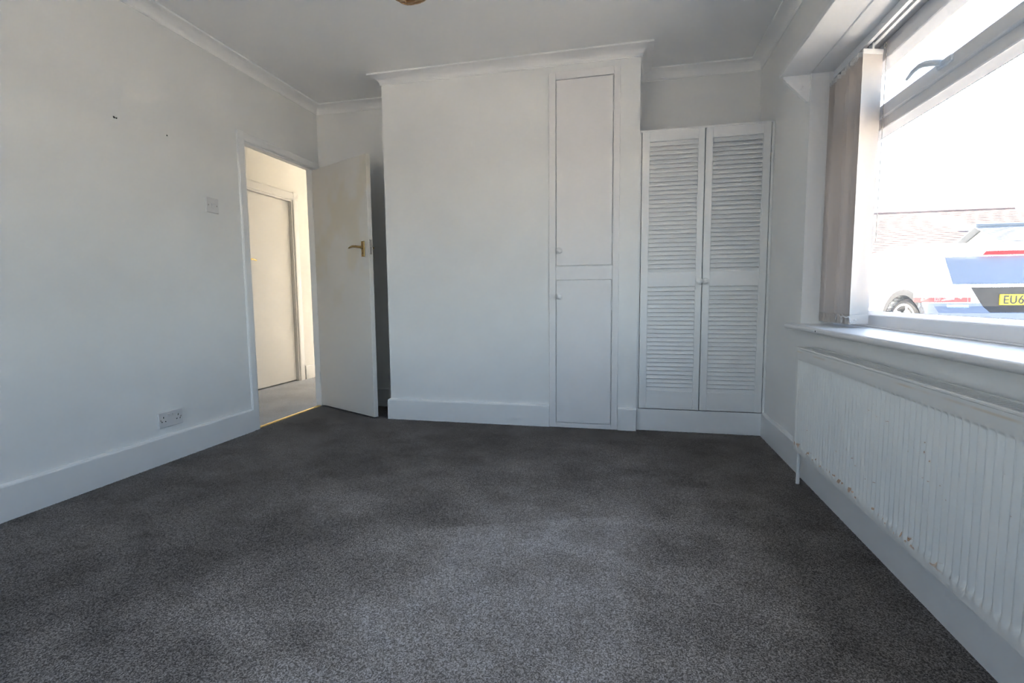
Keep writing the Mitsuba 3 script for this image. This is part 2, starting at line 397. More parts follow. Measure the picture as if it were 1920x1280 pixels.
pl, lv, kh = lever('a', None, -1, None)
add('door_1__leaf__handle_plate', on_leaf(pl), 'aged_brass'); add('door_1__leaf__lever_handle', on_leaf(lv), 'aged_brass', 40, label='aged brass lever handle'); add('door_1__leaf__keyhole', on_leaf(kh), 'dark_hole')
pl, lv, kh = lever('a', None, 1, None)
add('door_1__leaf__handle_plate_001', on_leaf(pl), 'aged_brass'); add('door_1__leaf__lever_handle_001', on_leaf(lv), 'aged_brass', 40)
add('door_1__leaf__latch', on_leaf(cat(box(LW - 0.001, LW + 0.0015, 0.008, 0.029, 1.25, 1.36, 0.0008), box(LW, LW + 0.011, 0.012, 0.025, 1.30, 1.318, 0.003))), 'screw_steel')
for i, z in enumerate((0.25, 1.72)):
    add(num('door_1__leaf__hinge', i), on_leaf(tube([(-0.004, -0.004, z - 0.045), (-0.004, -0.004, z + 0.045)], 0.0055, 10)), 'gloss_paint')

# brass threshold strip
add('threshold_strip', prism([(0.0, -0.030), (0.006, -0.027), (0.009, -0.016), (0.006, -0.006), (0.0, -0.002)][::-1], 1, DY0 + 0.002, DY1 - 0.002), 'bright_brass',
    label='thin brass carpet strip across the open doorway', cat='threshold strip')

# ------------------------------------------------------------------ hall door (door_2)
tag('door_2', kind=S, label='closed cream flush door across the hall with a brass handle')
add('door_2__frame', cat(box(HX - 0.1, HX + 0.002, HDY0 - 0.03, HDY0, 0, HDZ + 0.03, 0.002), box(HX - 0.1, HX + 0.002, HDY1, HDY1 + 0.03, 0, HDZ + 0.03, 0.002), box(HX - 0.1, HX + 0.002, HDY0, HDY1, HDZ, HDZ + 0.03, 0.002)), 'hall_door_paint')
architrave(HX, 1, HDY0 - 0.015, HDY1 + 0.02, HDZ + 0.016, 'door_2__architrave', 'hall_door_paint', 0.085)
add('door_2__leaf', box(HX - 0.068, HX - 0.03, HDY0 + 0.003, HDY1 - 0.003, 0.012, HDZ - 0.003, 0.002), 'hall_door_paint')
add('door_2__leaf__handle_plate', box(HX - 0.031, HX - 0.024, HDY0 + 0.05, HDY0 + 0.086, 1.24, 1.36, 0.003), 'bright_brass')
add('door_2__leaf__lever_handle', cat(tube([(HX - 0.028, HDY0 + 0.068, 1.312), (HX + 0.02, HDY0 + 0.068, 1.312)], [0.009, 0.008], 10), tube([(HX + 0.018, HDY0 + 0.062, 1.312), (HX + 0.02, HDY0 + 0.11, 1.316), (HX + 0.016, HDY0 + 0.17, 1.308)], [0.008, 0.009, 0.006], 10)), 'bright_brass', 40)
add('door_2__leaf__lock', lathe([(0, 0.01), (0.012, 0.008), (0.014, 0), (0, 0)], (HX - 0.03, HDY0 + 0.055, 1.45), (1, 0, 0), 14), 'aged_brass')

# ------------------------------------------------------------------ light switch and socket on the left wall
def plate(key, yc, zc, w, h, d=0.009):
    o = [(0, -w / 2, -h / 2)]
    pts = []
    for sy in (-1, 1):
        for sz in (-1, 1):
            pts += [(0, yc + sy * w / 2, zc + sz * h / 2), (d * 0.6, yc + sy * w / 2, zc + sz * h / 2), (d, yc + sy * (w / 2 - 0.003), zc + sz * (h / 2 - 0.003))]
    add(key, trimesh.convex.convex_hull(np.array(pts)), 'white_plastic')
    return d


tag('light_switch', 'square white plastic light switch on the wall beside the open door', 'light switch')
d = plate('light_switch__plate', 2.679, 1.5145, 0.096, 0.092)
add('light_switch__rocker', prism([(d - 0.001, 1.500), (d + 0.0015, 1.500), (d + 0.005, 1.528), (d - 0.001, 1.528)], 1, 2.670, 2.689) if False else trimesh.convex.convex_hull(np.array([(d - .001, y, 1.498) for y in (2.669, 2.690)] + [(d + .001, y, 1.499) for y in (2.669, 2.690)] + [(d + .006, y, 1.524) for y in (2.669, 2.690)] + [(d - .001, y, 1.530) for y in (2.669, 2.690)])), 'white_plastic')
for i, y in enumerate((2.647, 2.711)):
    add(num('light_switch__screw', i), lathe([(0, 0.0012), (0.003, 0.0009), (0.0038, 0), (0, 0)], (d, y, 1.5145), (1, 0, 0), 12), 'screw_steel')
tag('double_socket', 'white plastic double power socket low on the left wall', 'power socket')
sy, sz = 2.285, 0.245
d = plate('double_socket__plate', sy, sz, 0.157, 0.090)
for i, o in enumerate((-0.047, 0.047)):
    # three rectangular pin holes of a square-pin outlet: earth above, live and neutral below
    hs = [box(d - 0.003, d + 0.0006, sy + o - 0.0025, sy + o + 0.0025, sz + 0.008, sz + 0.018), box(d - 0.003, d + 0.0006, sy + o - 0.0145, sy + o - 0.0075, sz - 0.012, sz - 0.0065), box(d - 0.003, d + 0.0006, sy + o + 0.0075, sy + o + 0.0145, sz - 0.012, sz - 0.0065)]
    for j, h in enumerate(hs):
        add(num('double_socket__pin_hole', i * 3 + j), h, 'dark_hole')
    y = sy + (-0.014, 0.014)[i]
    add(num('double_socket__rocker', i), trimesh.convex.convex_hull(np.array([(d - .001, y + s * .0065, sz + 0.012) for s in (-1, 1)] + [(d + .001, y + s * .0065, sz + 0.013) for s in (-1, 1)] + [(d + .0045, y + s * .0065, sz + 0.029) for s in (-1, 1)] + [(d - .001, y + s * .0065, sz + 0.033) for s in (-1, 1)])), 'white_plastic')
for i, o in enumerate((-0.064, 0.064)):
    add(num('double_socket__screw', i), lathe([(0, 0.0012), (0.003, 0.0009), (0.0042, 0), (0, 0)], (d, sy + o, sz), (1, 0, 0), 12), 'screw_steel')

# ------------------------------------------------------------------ narrow fitted cupboard in the chimney breast
tag('fitted_cupboard', 'tall narrow white cupboard with two flush doors, set in the chimney breast', 'cupboard')
FY = YC - 0.012
add('fitted_cupboard__frame', cat(box(2.034, 2.081, FY, YC + 0.01, 0, 2.415, 0.002), box(2.465, 2.507, FY, YC + 0.01, 0, 2.415, 0.002), box(2.081, 2.465, FY, YC + 0.01, 2.366, 2.415, 0.0015), box(2.081, 2.465, FY, YC + 0.01, 1.037, 1.129, 0.0015), box(2.081, 2.465, FY, YC + 0.01, 0, 0.033, 0.0015)), 'cupboard_paint')
DYF = FY - 0.003
for i, (z0, z1, kz, hz) in enumerate([(1.135, 2.361, 1.238, (2.16, 1.31)), (0.038, 1.034, 0.923, (0.86, 0.23))]):
    dk = num('fitted_cupboard__door', i)
    add(dk, box(2.085, 2.460, DYF, YC - 0.001, z0, z1, 0.0022), 'cupboard_paint')
    add(dk + '__knob', lathe([(0.0, 0.037), (0.010, 0.0355), (0.018, 0.030), (0.021, 0.023), (0.018, 0.015), (0.010, 0.010), (0.009, 0.005), (0.012, 0), (0, 0)], (2.107, DYF, kz), (0, -1, 0), 20), 'cupboard_paint', 40)
    for j, z in enumerate(hz):
        add(num(dk + '__hinge', j), cat(tube([(2.4625, DYF - 0.002, z - 0.031), (2.4625, DYF - 0.002, z + 0.031)], 0.0042, 10), box(2.452, 2.4625, DYF - 0.0015, DYF + 0.001, z - 0.03, z + 0.03)), 'cupboard_paint')

# ------------------------------------------------------------------ louvred cupboard in the right alcove
tag('louvred_cupboard', 'white built-in cupboard with two louvred doors in the alcove beside the window wall', 'cupboard')
add('louvred_cupboard__plinth', box(X2 + 0.001, W - 0.001, YL + 0.004, YL + 0.024, 0, 0.150, 0.002), 'gloss_paint')
add('louvred_cupboard__frame', cat(box(X2 + 0.0005, X2 + 0.013, YL + 0.012, YL + 0.05, 0.15, 1.995), box(3.430, W - 0.0005, YL - 0.002, YL + 0.05, 0.15, 1.995, 0.002)), 'gloss_paint')
add('louvred_cupboard__top', box(X2 + 0.001, W - 0.001, YL + 0.010, YB - 0.001, 1.990, 2.002), 'gloss_paint')
add('louvred_cupboard__base', box(X2 + 0.001, W - 0.001, YL + 0.034, YB - 0.001, 0.12, 0.148), 'gloss_paint')
PIT = 0.0283


def slat_mesh(w):
    a = math.radians(56); hw, ht = 0.0195, 0.0035
    c, s = math.cos(a), math.sin(a)
    out = []
    for u, v in [(-hw + .002, -ht), (hw - .002, -ht), (hw, -ht + .002), (hw, ht - .002), (hw - .002, ht), (-hw + .002, ht), (-hw, ht - .002), (-hw, -ht + .002)]:
        out.append((u * c - v * s, u * s + v * c))  # (y, z): the front edge is the low one
    return prism(out, 0, 0, w)


for i, (x0, x1, a, b, kx) in enumerate([(2.6495, 3.0385, 2.698, 2.999, 3.021), (3.0430, 3.4270, 3.088, 3.382, 3.059)]):
    dk = num('louvred_cupboard__door', i)
    y0, y1 = YL, YL + 0.030
    zb, zt = 0.155, 1.989
    add(dk, cat(box(x0, a, y0, y1, zb, zt, 0.0025), box(b, x1, y0, y1, zb, zt, 0.0025), box(a - .001, b + .001, y0 + 0.0006, y1, 1.925, zt - .0006, 0.002), box(a - .001, b + .001, y0 + 0.0006, y1, 0.982, 1.0775, 0.002), box(a - .001, b + .001, y0 + 0.0006, y1, zb + .0006, 0.279, 0.002)), 'gloss_paint')
    base = mikit.ply(slat_mesh(b - a), 'gloss_paint')
    n = 0
    for top, cnt, pit in ((1.925, 30, 0.02825), (0.982, 25, 0.0281)):
        for q in range(cnt):
            scene[num(dk + '__slat', n)] = {**base, 'to_world': T().translate([a, YL + 0.0155, top - pit * (q + 0.5)])}
            n += 1
    add(dk + '__knob', lathe([(0.0, 0.037), (0.010, 0.0355), (0.018, 0.030), (0.021, 0.023), (0.018, 0.015), (0.010, 0.010), (0.009, 0.005), (0.012, 0), (0, 0)], (kx, YL, 1.0155), (0, -1, 0), 20), 'gloss_paint', 40)
# catch plates of the hinges in the side gaps
for i, z in enumerate((0.42, 1.78)):
    add(num('louvred_cupboard__hinge', i), box(3.4262, 3.4302, YL + 0.001, YL + 0.02, z - 0.03, z + 0.03), 'screw_steel')
for i, z in enumerate((0.42, 1.83)):
    add(num('louvred_cupboard__hinge', i + 2), box(2.6462, 2.6502, YL + 0.012, YL + 0.03, z - 0.03, z + 0.03), 'screw_steel')

# ------------------------------------------------------------------ window
tag('window_1', kind=S, label='wide white plastic framed window with a top light over a large fixed pane')
FD = 0.07
c = 0.004
add('window_1__frame', cat(box(GX, GX + FD, WY0, WY1, 0.772, 0.828, c), box(GX, GX + FD, WY0, WY1, 1.988, WZ1, c), box(GX, GX + FD, WY1 - 0.05, WY1, 0.80, 2.0, c), box(GX, GX + FD, WY0, WY0 + 0.05, 0.80, 2.0, c)), 'upvc')
add('window_1__transom', box(GX - 0.002, GX + FD, WY0 + 0.05, WY1 - 0.05, 1.645, 1.693, c), 'upvc')


def bead_ring(x0, x1, ya, yb, za, zb, w):
    """A glazing bead, sloping down towards the glass; outline as a mitred ring."""
    V, Fc = [], []
    for (dy, x) in ((0, x0), (w, x1 - 0.004), (w, x1), (0, x1)):
        V += [(x, ya + dy, za + dy), (x, yb - dy, za + dy), (x, yb - dy, zb - dy), (x, ya + dy, zb - dy)]
    for r in range(4):
        s = (r + 1) % 4
        for j in range(4):
            k = (j + 1) % 4
            Fc += [[r * 4 + j, r * 4 + k, s * 4 + k], [r * 4 + j, s * 4 + k, s * 4 + j]]
    m = trimesh.Trimesh(V, Fc, process=False); m.fix_normals()
    return m


bays = [(WY0 + 0.05, WY1 - 0.05)]
for i, (ya, yb) in enumerate(bays):
    add(num('window_1__sash', i), ring_y(GX - 0.016, GX + 0.05, ya - 0.004, yb + 0.004, 1.690, 1.984, 0.054, 0.004), 'upvc', label='opening top light sash')
    add(num('window_1__sash', i) + '__bead', bead_ring(GX - 0.012, GX + 0.032, ya + 0.050, yb - 0.050, 1.744, 1.930, 0.018), 'upvc')
    add(num('window_1__sash', i) + '__pane', box(GX + 0.030, GX + 0.030, ya + 0.05, yb - 0.05, 1.744, 1.930) if False else trimesh.Trimesh([(GX + 0.030, ya + 0.05, 1.744), (GX + 0.030, yb - 0.05, 1.744), (GX + 0.030, yb - 0.05, 1.930), (GX + 0.030, ya + 0.05, 1.930)], [[0, 1, 2], [0, 2, 3]], process=False), 'window_glass')
    add(num('window_1__bead', i), bead_ring(GX + 0.004, GX + 0.042, ya, yb, 0.828, 1.645, 0.016), 'upvc')
    add(num('window_1__pane', i), trimesh.Trimesh([(GX + 0.040, ya, 0.826), (GX + 0.040, yb, 0.826), (GX + 0.040, yb, 1.648), (GX + 0.040, ya, 1.648)], [[0, 1, 2], [0, 2, 3]], process=False), 'window_glass')
    add(num('window_1__gasket', i), ring_y(GX + 0.0385, GX + 0.0415, ya + 0.012, yb - 0.012, 0.840, 1.633, 0.0045, 0.0), 'dark_gasket')
add('window_1__handle', cat(box(GX - 0.028, GX - 0.014, 2.055, 2.135, 1.714, 1.738, 0.004), tube([(GX - 0.03, 2.10, 1.728), (GX - 0.042, 2.115, 1.735), (GX - 0.052, 2.15, 1.748), (GX - 0.052, 2.19, 1.757), (GX - 0.050, 2.24, 1.757), (GX - 0.046, 2.285, 1.748)], [0.010, 0.011, 0.0105, 0.009, 0.007, 0.005], 10)), 'handle_white', 40)
# sill with a rounded nose and a horn past the opening
nose = []
for i in range(9):
    a = math.pi / 2 + i * math.pi / 8
    nose.append((3.397 + 0.0135 * math.cos(a), 0.7585 + 0.0135 * math.sin(a)))
add('window_1__sill', cat(prism([(x, z) for x, z in [(z_, x_) for x_, z_ in [(3.44, 0.772)] + nose + [(3.44, 0.745)]]], 1, WY0 - 0.06, WY1 + 0.055), box(3.44, GX + 0.02, WY0, WY1, 0.745, 0.772)), 'gloss_paint', 30)
# a strip of trim where the frame meets the sill
add('window_1__sill_trim', box(GX - 0.012, GX, WY0, WY1, 0.772, 0.779, 0.002), 'upvc')
for i, (y, z) in enumerate([(2.455, 0.7575)]):
    add('window_1__sill_mark', lathe([(0, 0.0008), (0.003, 0.0006), (0.004, 0), (0, -0.001)], (3.3838, y, z), (-1, 0, 0), 8), 'dark_hole')
# reveals of the window hole painted gloss: lining boards at the sides and head
add('window_1__lining', cat(box(W + 0.0, GX, WY1 - 0.002, WY1 + 0.004, 0.772, WZ1), box(W, GX, WY0 - 0.004, WY0 + 0.002, 0.772, WZ1), box(W + 0.003, GX, WY0, WY1, WZ1 - 0.002, WZ1 + 0.004)), 'gloss_paint')

tag('added_window_2', kind=S, label='added unseen window behind the camera that brightens the room')  # added out of view as extra daylight for the room
wy = YR - 0.12
add('added_window_2__frame', cat(box(RX0, RX1, wy, wy + 0.07, RZA, RZA + 0.055, c), box(RX0, RX1, wy, wy + 0.07, RZB - 0.055, RZB, c), box(RX0, RX0 + 0.055, wy, wy + 0.07, RZA, RZB, c), box(RX1 - 0.055, RX1, wy, wy + 0.07, RZA, RZB, c), box((RX0 + RX1) / 2 - 0.03, (RX0 + RX1) / 2 + 0.03, wy, wy + 0.07, RZA, RZB, c)), 'upvc')
add('added_window_2__pane', trimesh.Trimesh([(RX0 + 0.05, wy + 0.035, RZA + 0.05), (RX1 - 0.05, wy + 0.035, RZA + 0.05), (RX1 - 0.05, wy + 0.035, RZB - 0.05), (RX0 + 0.05, wy + 0.035, RZB - 0.05)], [[0, 1, 2], [0, 2, 3]], process=False), 'window_glass')

# ------------------------------------------------------------------ pelmet shelf over the window, on triangular brackets
tag('pelmet_shelf', 'white painted shelf board on triangular brackets above the window', 'shelf')
add('pelmet_shelf__board', box(3.306, W - 0.0005, WY0 - 0.08, 2.880, WZ1, WZ1 + 0.022, 0.0025), 'gloss_paint')
for i, y in enumerate((2.858, 0.92)):
    add(num('pelmet_shelf__bracket', i), prism([(z, x) for x, z in [(3.322, WZ1 - 0.0005), (W - 0.0005, WZ1 - 0.0005), (W - 0.0005, 1.893), (W - 0.012, 1.893), (3.322, WZ1 - 0.012)]], 1, y, y + 0.02), 'gloss_paint')
    add(num('pelmet_shelf__screw', i), lathe([(0, 0.001), (0.003, 0.0006), (0.0038, 0), (0, 0)], (3.412, y, 1.968), (0, -1, 0), 10), 'white_plastic')

# ------------------------------------------------------------------ vertical blind drawn to the far side
tag('vertical_blind', 'vertical blind of cream fabric vanes stacked at the far side of the window', 'blind')
add('vertical_blind__headrail', cat(box(3.545, 3.552, WY0 + 0.02, WY1 - 0.004, 1.986, 2.020, 0.001), box(3.582, 3.589, WY0 + 0.02, WY1 - 0.004, 1.986, 2.020, 0.001), box(3.545, 3.589, WY0 + 0.02, WY1 - 0.004, 2.008, 2.021, 0.001), box(3.545, 3.560, WY0 + 0.02, WY1 - 0.004, 1.986, 1.989), box(3.574, 3.589, WY0 + 0.02, WY1 - 0.004, 1.986, 1.989)), 'upvc')
VZ0, VZ1, VW = 0.787, 1.952, 0.089


def vane_mesh():
    k = 7
    xs = np.linspace(-VW / 2, VW / 2, k)
    bow = 0.0045 * (1 - (2 * xs / VW) ** 2)
    V = [(x, b, z) for z in (VZ0, VZ1) for x, b in zip(xs, bow)]
    Fc = []
    for i in range(k - 1):
        Fc += [[i, i + 1, k + i + 1], [i, k + i + 1, k + i]]
    return trimesh.Trimesh(V, Fc, process=False)


vane = mikit.ply(vane_mesh(), 'vane_fabric', smooth=True)
hem = mikit.ply(box(-VW / 2 + 0.001, VW / 2 - 0.001, -0.0012, 0.0032, VZ0 + 0.002, VZ0 + 0.045, 0.001), 'hem_fabric')
clip = mikit.ply(cat(box(-VW / 2 - 0.001, VW / 2 + 0.001, -0.002, 0.0035, VZ1 - 0.008, VZ1 + 0.012, 0.001), box(-0.004, 0.004, -0.001, 0.002, VZ1 + 0.01, 1.990, 0.0006)), 'white_plastic')
ys = [2.830 - 0.0193 * k for k in range(17)] + [2.512, 2.498]
for k, y in enumerate(ys):
    rot = rng.uniform(-12, 12) if k < 17 else (24.0 if k == 17 else 16.0)
    M = T().translate([3.5745 + rng.uniform(-0.006, 0.006) + (0.006 if k == 17 else 0), y, 0]).rotate([0, 0, 1], rot)
    vk = num('vertical_blind__vane', k)
    scene[vk] = {**vane, 'to_world': M}
    scene[vk + '__weight'] = {**hem, 'to_world': M}
    scene[vk + '__clip'] = {**clip, 'to_world': M}
# bead chain linking the vane weights, hanging in a tangle
pts = []
for k in range(46):
    t = k / 45
    pts.append((3.524 + 0.008 * math.sin(9 * t), 2.62 - 0.19 * t + 0.012 * math.sin(17 * t), 0.812 + 0.013 * math.sin(13 * t) - 0.006 * math.cos(31 * t)))
add('vertical_blind__chain', cat(*[trimesh.creation.icosphere(subdivisions=1, radius=0.0028).apply_translation(p) for p in pts], tube(pts, 0.0010, 5)), 'white_plastic')
ring = [(3.612 + 0.010 * math.cos(a) * 0.4, 2.490, 1.985 - 0.014 + 0.014 * math.sin(a)) for a in np.linspace(0, 2 * math.pi, 20)]
add('vertical_blind__cord', cat(tube(ring, 0.0015, 6, False), tube([(3.6205, 2.497, 1.975), (3.6212, 2.498, 1.6), (3.6205, 2.498, 1.15)], 0.0013, 6)), 'screw_steel')

# ------------------------------------------------------------------ radiator
tag('radiator', 'long white ribbed panel radiator on the wall under the window', 'radiator')
RX, RY0, RY1, RZ0, RZ1 = 3.346, 0.60, 2.572, 0.184, 0.672
PITR = 0.0278


def rib_panel(x_front, sgn):
    """The pressed panel: a flat border with rounded vertical flutes sunk between; a grid over (y, z)."""
    yy = []
    n = int((RY1 - RY0 - 0.03) / PITR)
    off = (RY1 - RY0 - n * PITR) / 2
    for i in range(n):
        b = RY0 + off + i * PITR
        yy += [b + PITR * q / 8 for q in range(8)]
    yy = [RY0, RY0 + 0.006] + yy + [RY0 + off + n * PITR, RY1 - 0.006, RY1]
    yy = np.array(yy)
    zz = np.array([RZ0, RZ0 + 0.004, RZ0 + 0.024, RZ0 + 0.036, RZ0 + 0.044, RZ0 + 0.054, 0.35, 0.5, RZ1 - 0.072, RZ1 - 0.058, RZ1 - 0.052, RZ1 - 0.046, RZ1 - 0.03, RZ1 - 0.012, RZ1 - 0.004, RZ1])
    ph = np.clip((yy - RY0 - off) / PITR, 0, n)
    prof = 0.5 - 0.5 * np.cos(2 * np.pi * (ph % 1))
    prof[(yy < RY0 + off) | (yy >= RY0 + off + n * PITR)] = 0
    zf = np.interp(zz, [RZ0 + 0.026, RZ0 + 0.05, RZ1 - 0.060, RZ1 - 0.048], [0, 1, 1, 0])
    depth = 0.0135 * np.outer(zf, prof)
    edge = np.minimum.outer(np.minimum(zz - RZ0, RZ1 - zz), np.full(len(yy), 9.0))
    edge = np.minimum(edge, np.minimum(yy - RY0, RY1 - yy)[None])
    roll_ = 0.004 * (1 - np.clip(edge / 0.004, 0, 1)) ** 2
    X = x_front + sgn * (depth + roll_)
    V = np.stack([X, np.broadcast_to(yy, X.shape), np.broadcast_to(zz[:, None], X.shape)], -1).reshape(-1, 3)
    Vb = V.copy(); Vb[:, 0] = x_front + sgn * 0.0145
    a, b = X.shape
    Fc = []
    for i in range(a - 1):
        for j in range(b - 1):
            q = [i * b + j, i * b + j + 1, (i + 1) * b + j + 1, (i + 1) * b + j]
            Fc += [[q[0], q[1], q[2]], [q[0], q[2], q[3]]]
    N = a * b
    Fb = [[x + N for x in t[::-1]] for t in Fc]
    per = [j for j in range(b)] + [i * b + b - 1 for i in range(1, a)] + [(a - 1) * b + j for j in range(b - 2, -1, -1)] + [i * b for i in range(a - 2, 0, -1)]
    Fs = []
    for p, q in zip(per, per[1:] + per[:1]):
        Fs += [[p, q + N, q], [p, p + N, q + N]]
    m = trimesh.Trimesh(np.vstack([V, Vb]), Fc + Fb + Fs, process=False)
    m.fix_normals()
    return m


add('radiator__panel', rib_panel(RX, 1), 'radiator_enamel', 35)
add('radiator__panel_001', rib_panel(3.424, -1), 'radiator_enamel', 35)
# convector fins between the panels
fin = []
for k in range(60):
    y = RY0 + 0.06 + k * (RY1 - RY0 - 0.12) / 59
    fin.append(box(RX + 0.0145, 3.4095, y, y + 0.0008, RZ0 + 0.06, RZ1 - 0.06))
add('radiator__convector_fins', cat(*fin), 'radiator_enamel')
# top grille: rim with slots across
gr = [box(RX - 0.0015, RX + 0.010, RY0, RY1, RZ1 - 0.004, RZ1 + 0.006, 0.003), box(3.414, 3.4255, RY0, RY1, RZ1 - 0.004, RZ1 + 0.006, 0.003), box(RX + 0.024, RX + 0.027, RY0, RY1, RZ1 + 0.001, RZ1 + 0.005), box(3.396, 3.399, RY0, RY1, RZ1 + 0.001, RZ1 + 0.005), box(RX, 3.425, RY0, RY0 + 0.05, RZ1, RZ1 + 0.0055), box(RX, 3.425, RY1 - 0.07, RY1, RZ1, RZ1 + 0.0055)]
add('radiator__top_grille', cat(*gr), 'radiator_enamel')
bar = mikit.ply(box(RX + 0.008, 3.416, -0.0045, 0.0045, RZ1 + 0.001, RZ1 + 0.005), 'radiator_enamel')
nb = 0
y = RY0 + 0.06
while y < RY1 - 0.075:
    scene[num('radiator__top_grille__bar', nb)] = {**bar, 'to_world': T().translate([0, y, 0])}
    nb += 1
    y += 0.0167
add('radiator__side_panel', box(RX + 0.004, 3.42, RY1 - 0.004, RY1 - 0.0005, RZ0 + 0.012, RZ1 + 0.002, 0.001), 'radiator_enamel')
add('radiator__side_panel_001', box(RX + 0.004, 3.42, RY0 + 0.0005, RY0 + 0.004, RZ0 + 0.012, RZ1 + 0.002, 0.001), 'radiator_enamel')
add('radiator__plug', lathe([(0, 0.006), (0.006, 0.006), (0.007, 0.004), (0.007, 0), (0, 0)], (RX + 0.02, RY1, RZ1 - 0.02), (0, 1, 0), 12), 'screw_steel')
add('radiator__pipe', cat(tube([(3.386, RY1 + 0.03, -0.004), (3.386, RY1 + 0.03, 0.20)], 0.0085, 14), tube([(3.386, RY1 + 0.03, 0.175), (3.386, RY1 + 0.03, 0.235)], 0.0125, 14), tube([(3.386, RY1 + 0.03, 0.218), (3.386, RY1 - 0.005, 0.218)], 0.0105, 12)), 'gloss_paint', 40)
for i, y in enumerate((0.95, 2.25)):
    add(num('radiator__bracket', i), box(3.415, W - 0.0006, y, y + 0.03, RZ0 + 0.05, RZ1 - 0.05), 'radiator_enamel')

# ------------------------------------------------------------------ rattan pendant shade
tag('pendant_light', 'round woven rattan lampshade hanging from the ceiling on a white cord', 'lampshade')
PC, PR = np.array([1.715, 1.9, 2.196]), 0.113
prng = np.random.default_rng(5)


def hoop(tilt_axis, R, rmin, wob, off):
    a = np.linspace(0, 2 * np.pi, 49)
    z = np.asarray(tilt_axis, float); z /= np.linalg.norm(z)
    x = np.cross(z, [0.3, 0.5, 0.8]); x /= np.linalg.norm(x); y = np.cross(z, x)
    rr = math.sqrt(max(R * R - off * off, 1e-6)) * (1 + wob * np.sin(3 * a + prng.uniform(0, 6)))
    return tube(PC + rr[:, None] * (np.cos(a)[:, None] * x + np.sin(a)[:, None] * y) + off * z, rmin, 6, False)


h1, h2 = [], []
for k in range(46):
    ax = prng.normal(size=3)
    (h1 if k % 3 else h2).append(hoop(ax, PR + prng.uniform(-0.004, 0.003), prng.uniform(0.0022, 0.0036), 0.012, prng.uniform(-0.05, 0.05)))
add('pendant_light__shade', cat(*h1), 'rattan', True)
add('pendant_light__shade_weave', cat(*h2), 'rattan_pale', True)
add('pendant_light__bulb', lathe([(0, 0), (0.012, 0.002), (0.026, 0.014), (0.030, 0.03), (0.026, 0.046), (0.014, 0.066), (0.013, 0.09), (0, 0.09)], (PC[0], PC[1], PC[2] - 0.03), (0, 0, 1), 20), 'white_plastic', 50)
add('pendant_light__cord', tube([(PC[0], PC[1], PC[2] + 0.05), (PC[0], PC[1], H - 0.01)], 0.0032, 8), 'white_plastic')
add('pendant_light__ceiling_rose', lathe([(0, -0.03), (0.012, -0.028), (0.035, -0.012), (0.045, 0), (0, 0)], (PC[0], PC[1], H), (0, 0, 1), 24), 'white_plastic', 40)

# ------------------------------------------------------------------ outside
GZ = 0.15
add('ground', cat(box(W + 0.3, 60, -30, 80, -0.4, GZ), box(-30, W + 0.3, -30, YR - 0.2, -0.4, -0.06), box(-30, W + 0.3, HY1 + 0.2, 80, -0.4, -0.06)), 'paving', kind=S, label='pale paved ground outside the window')


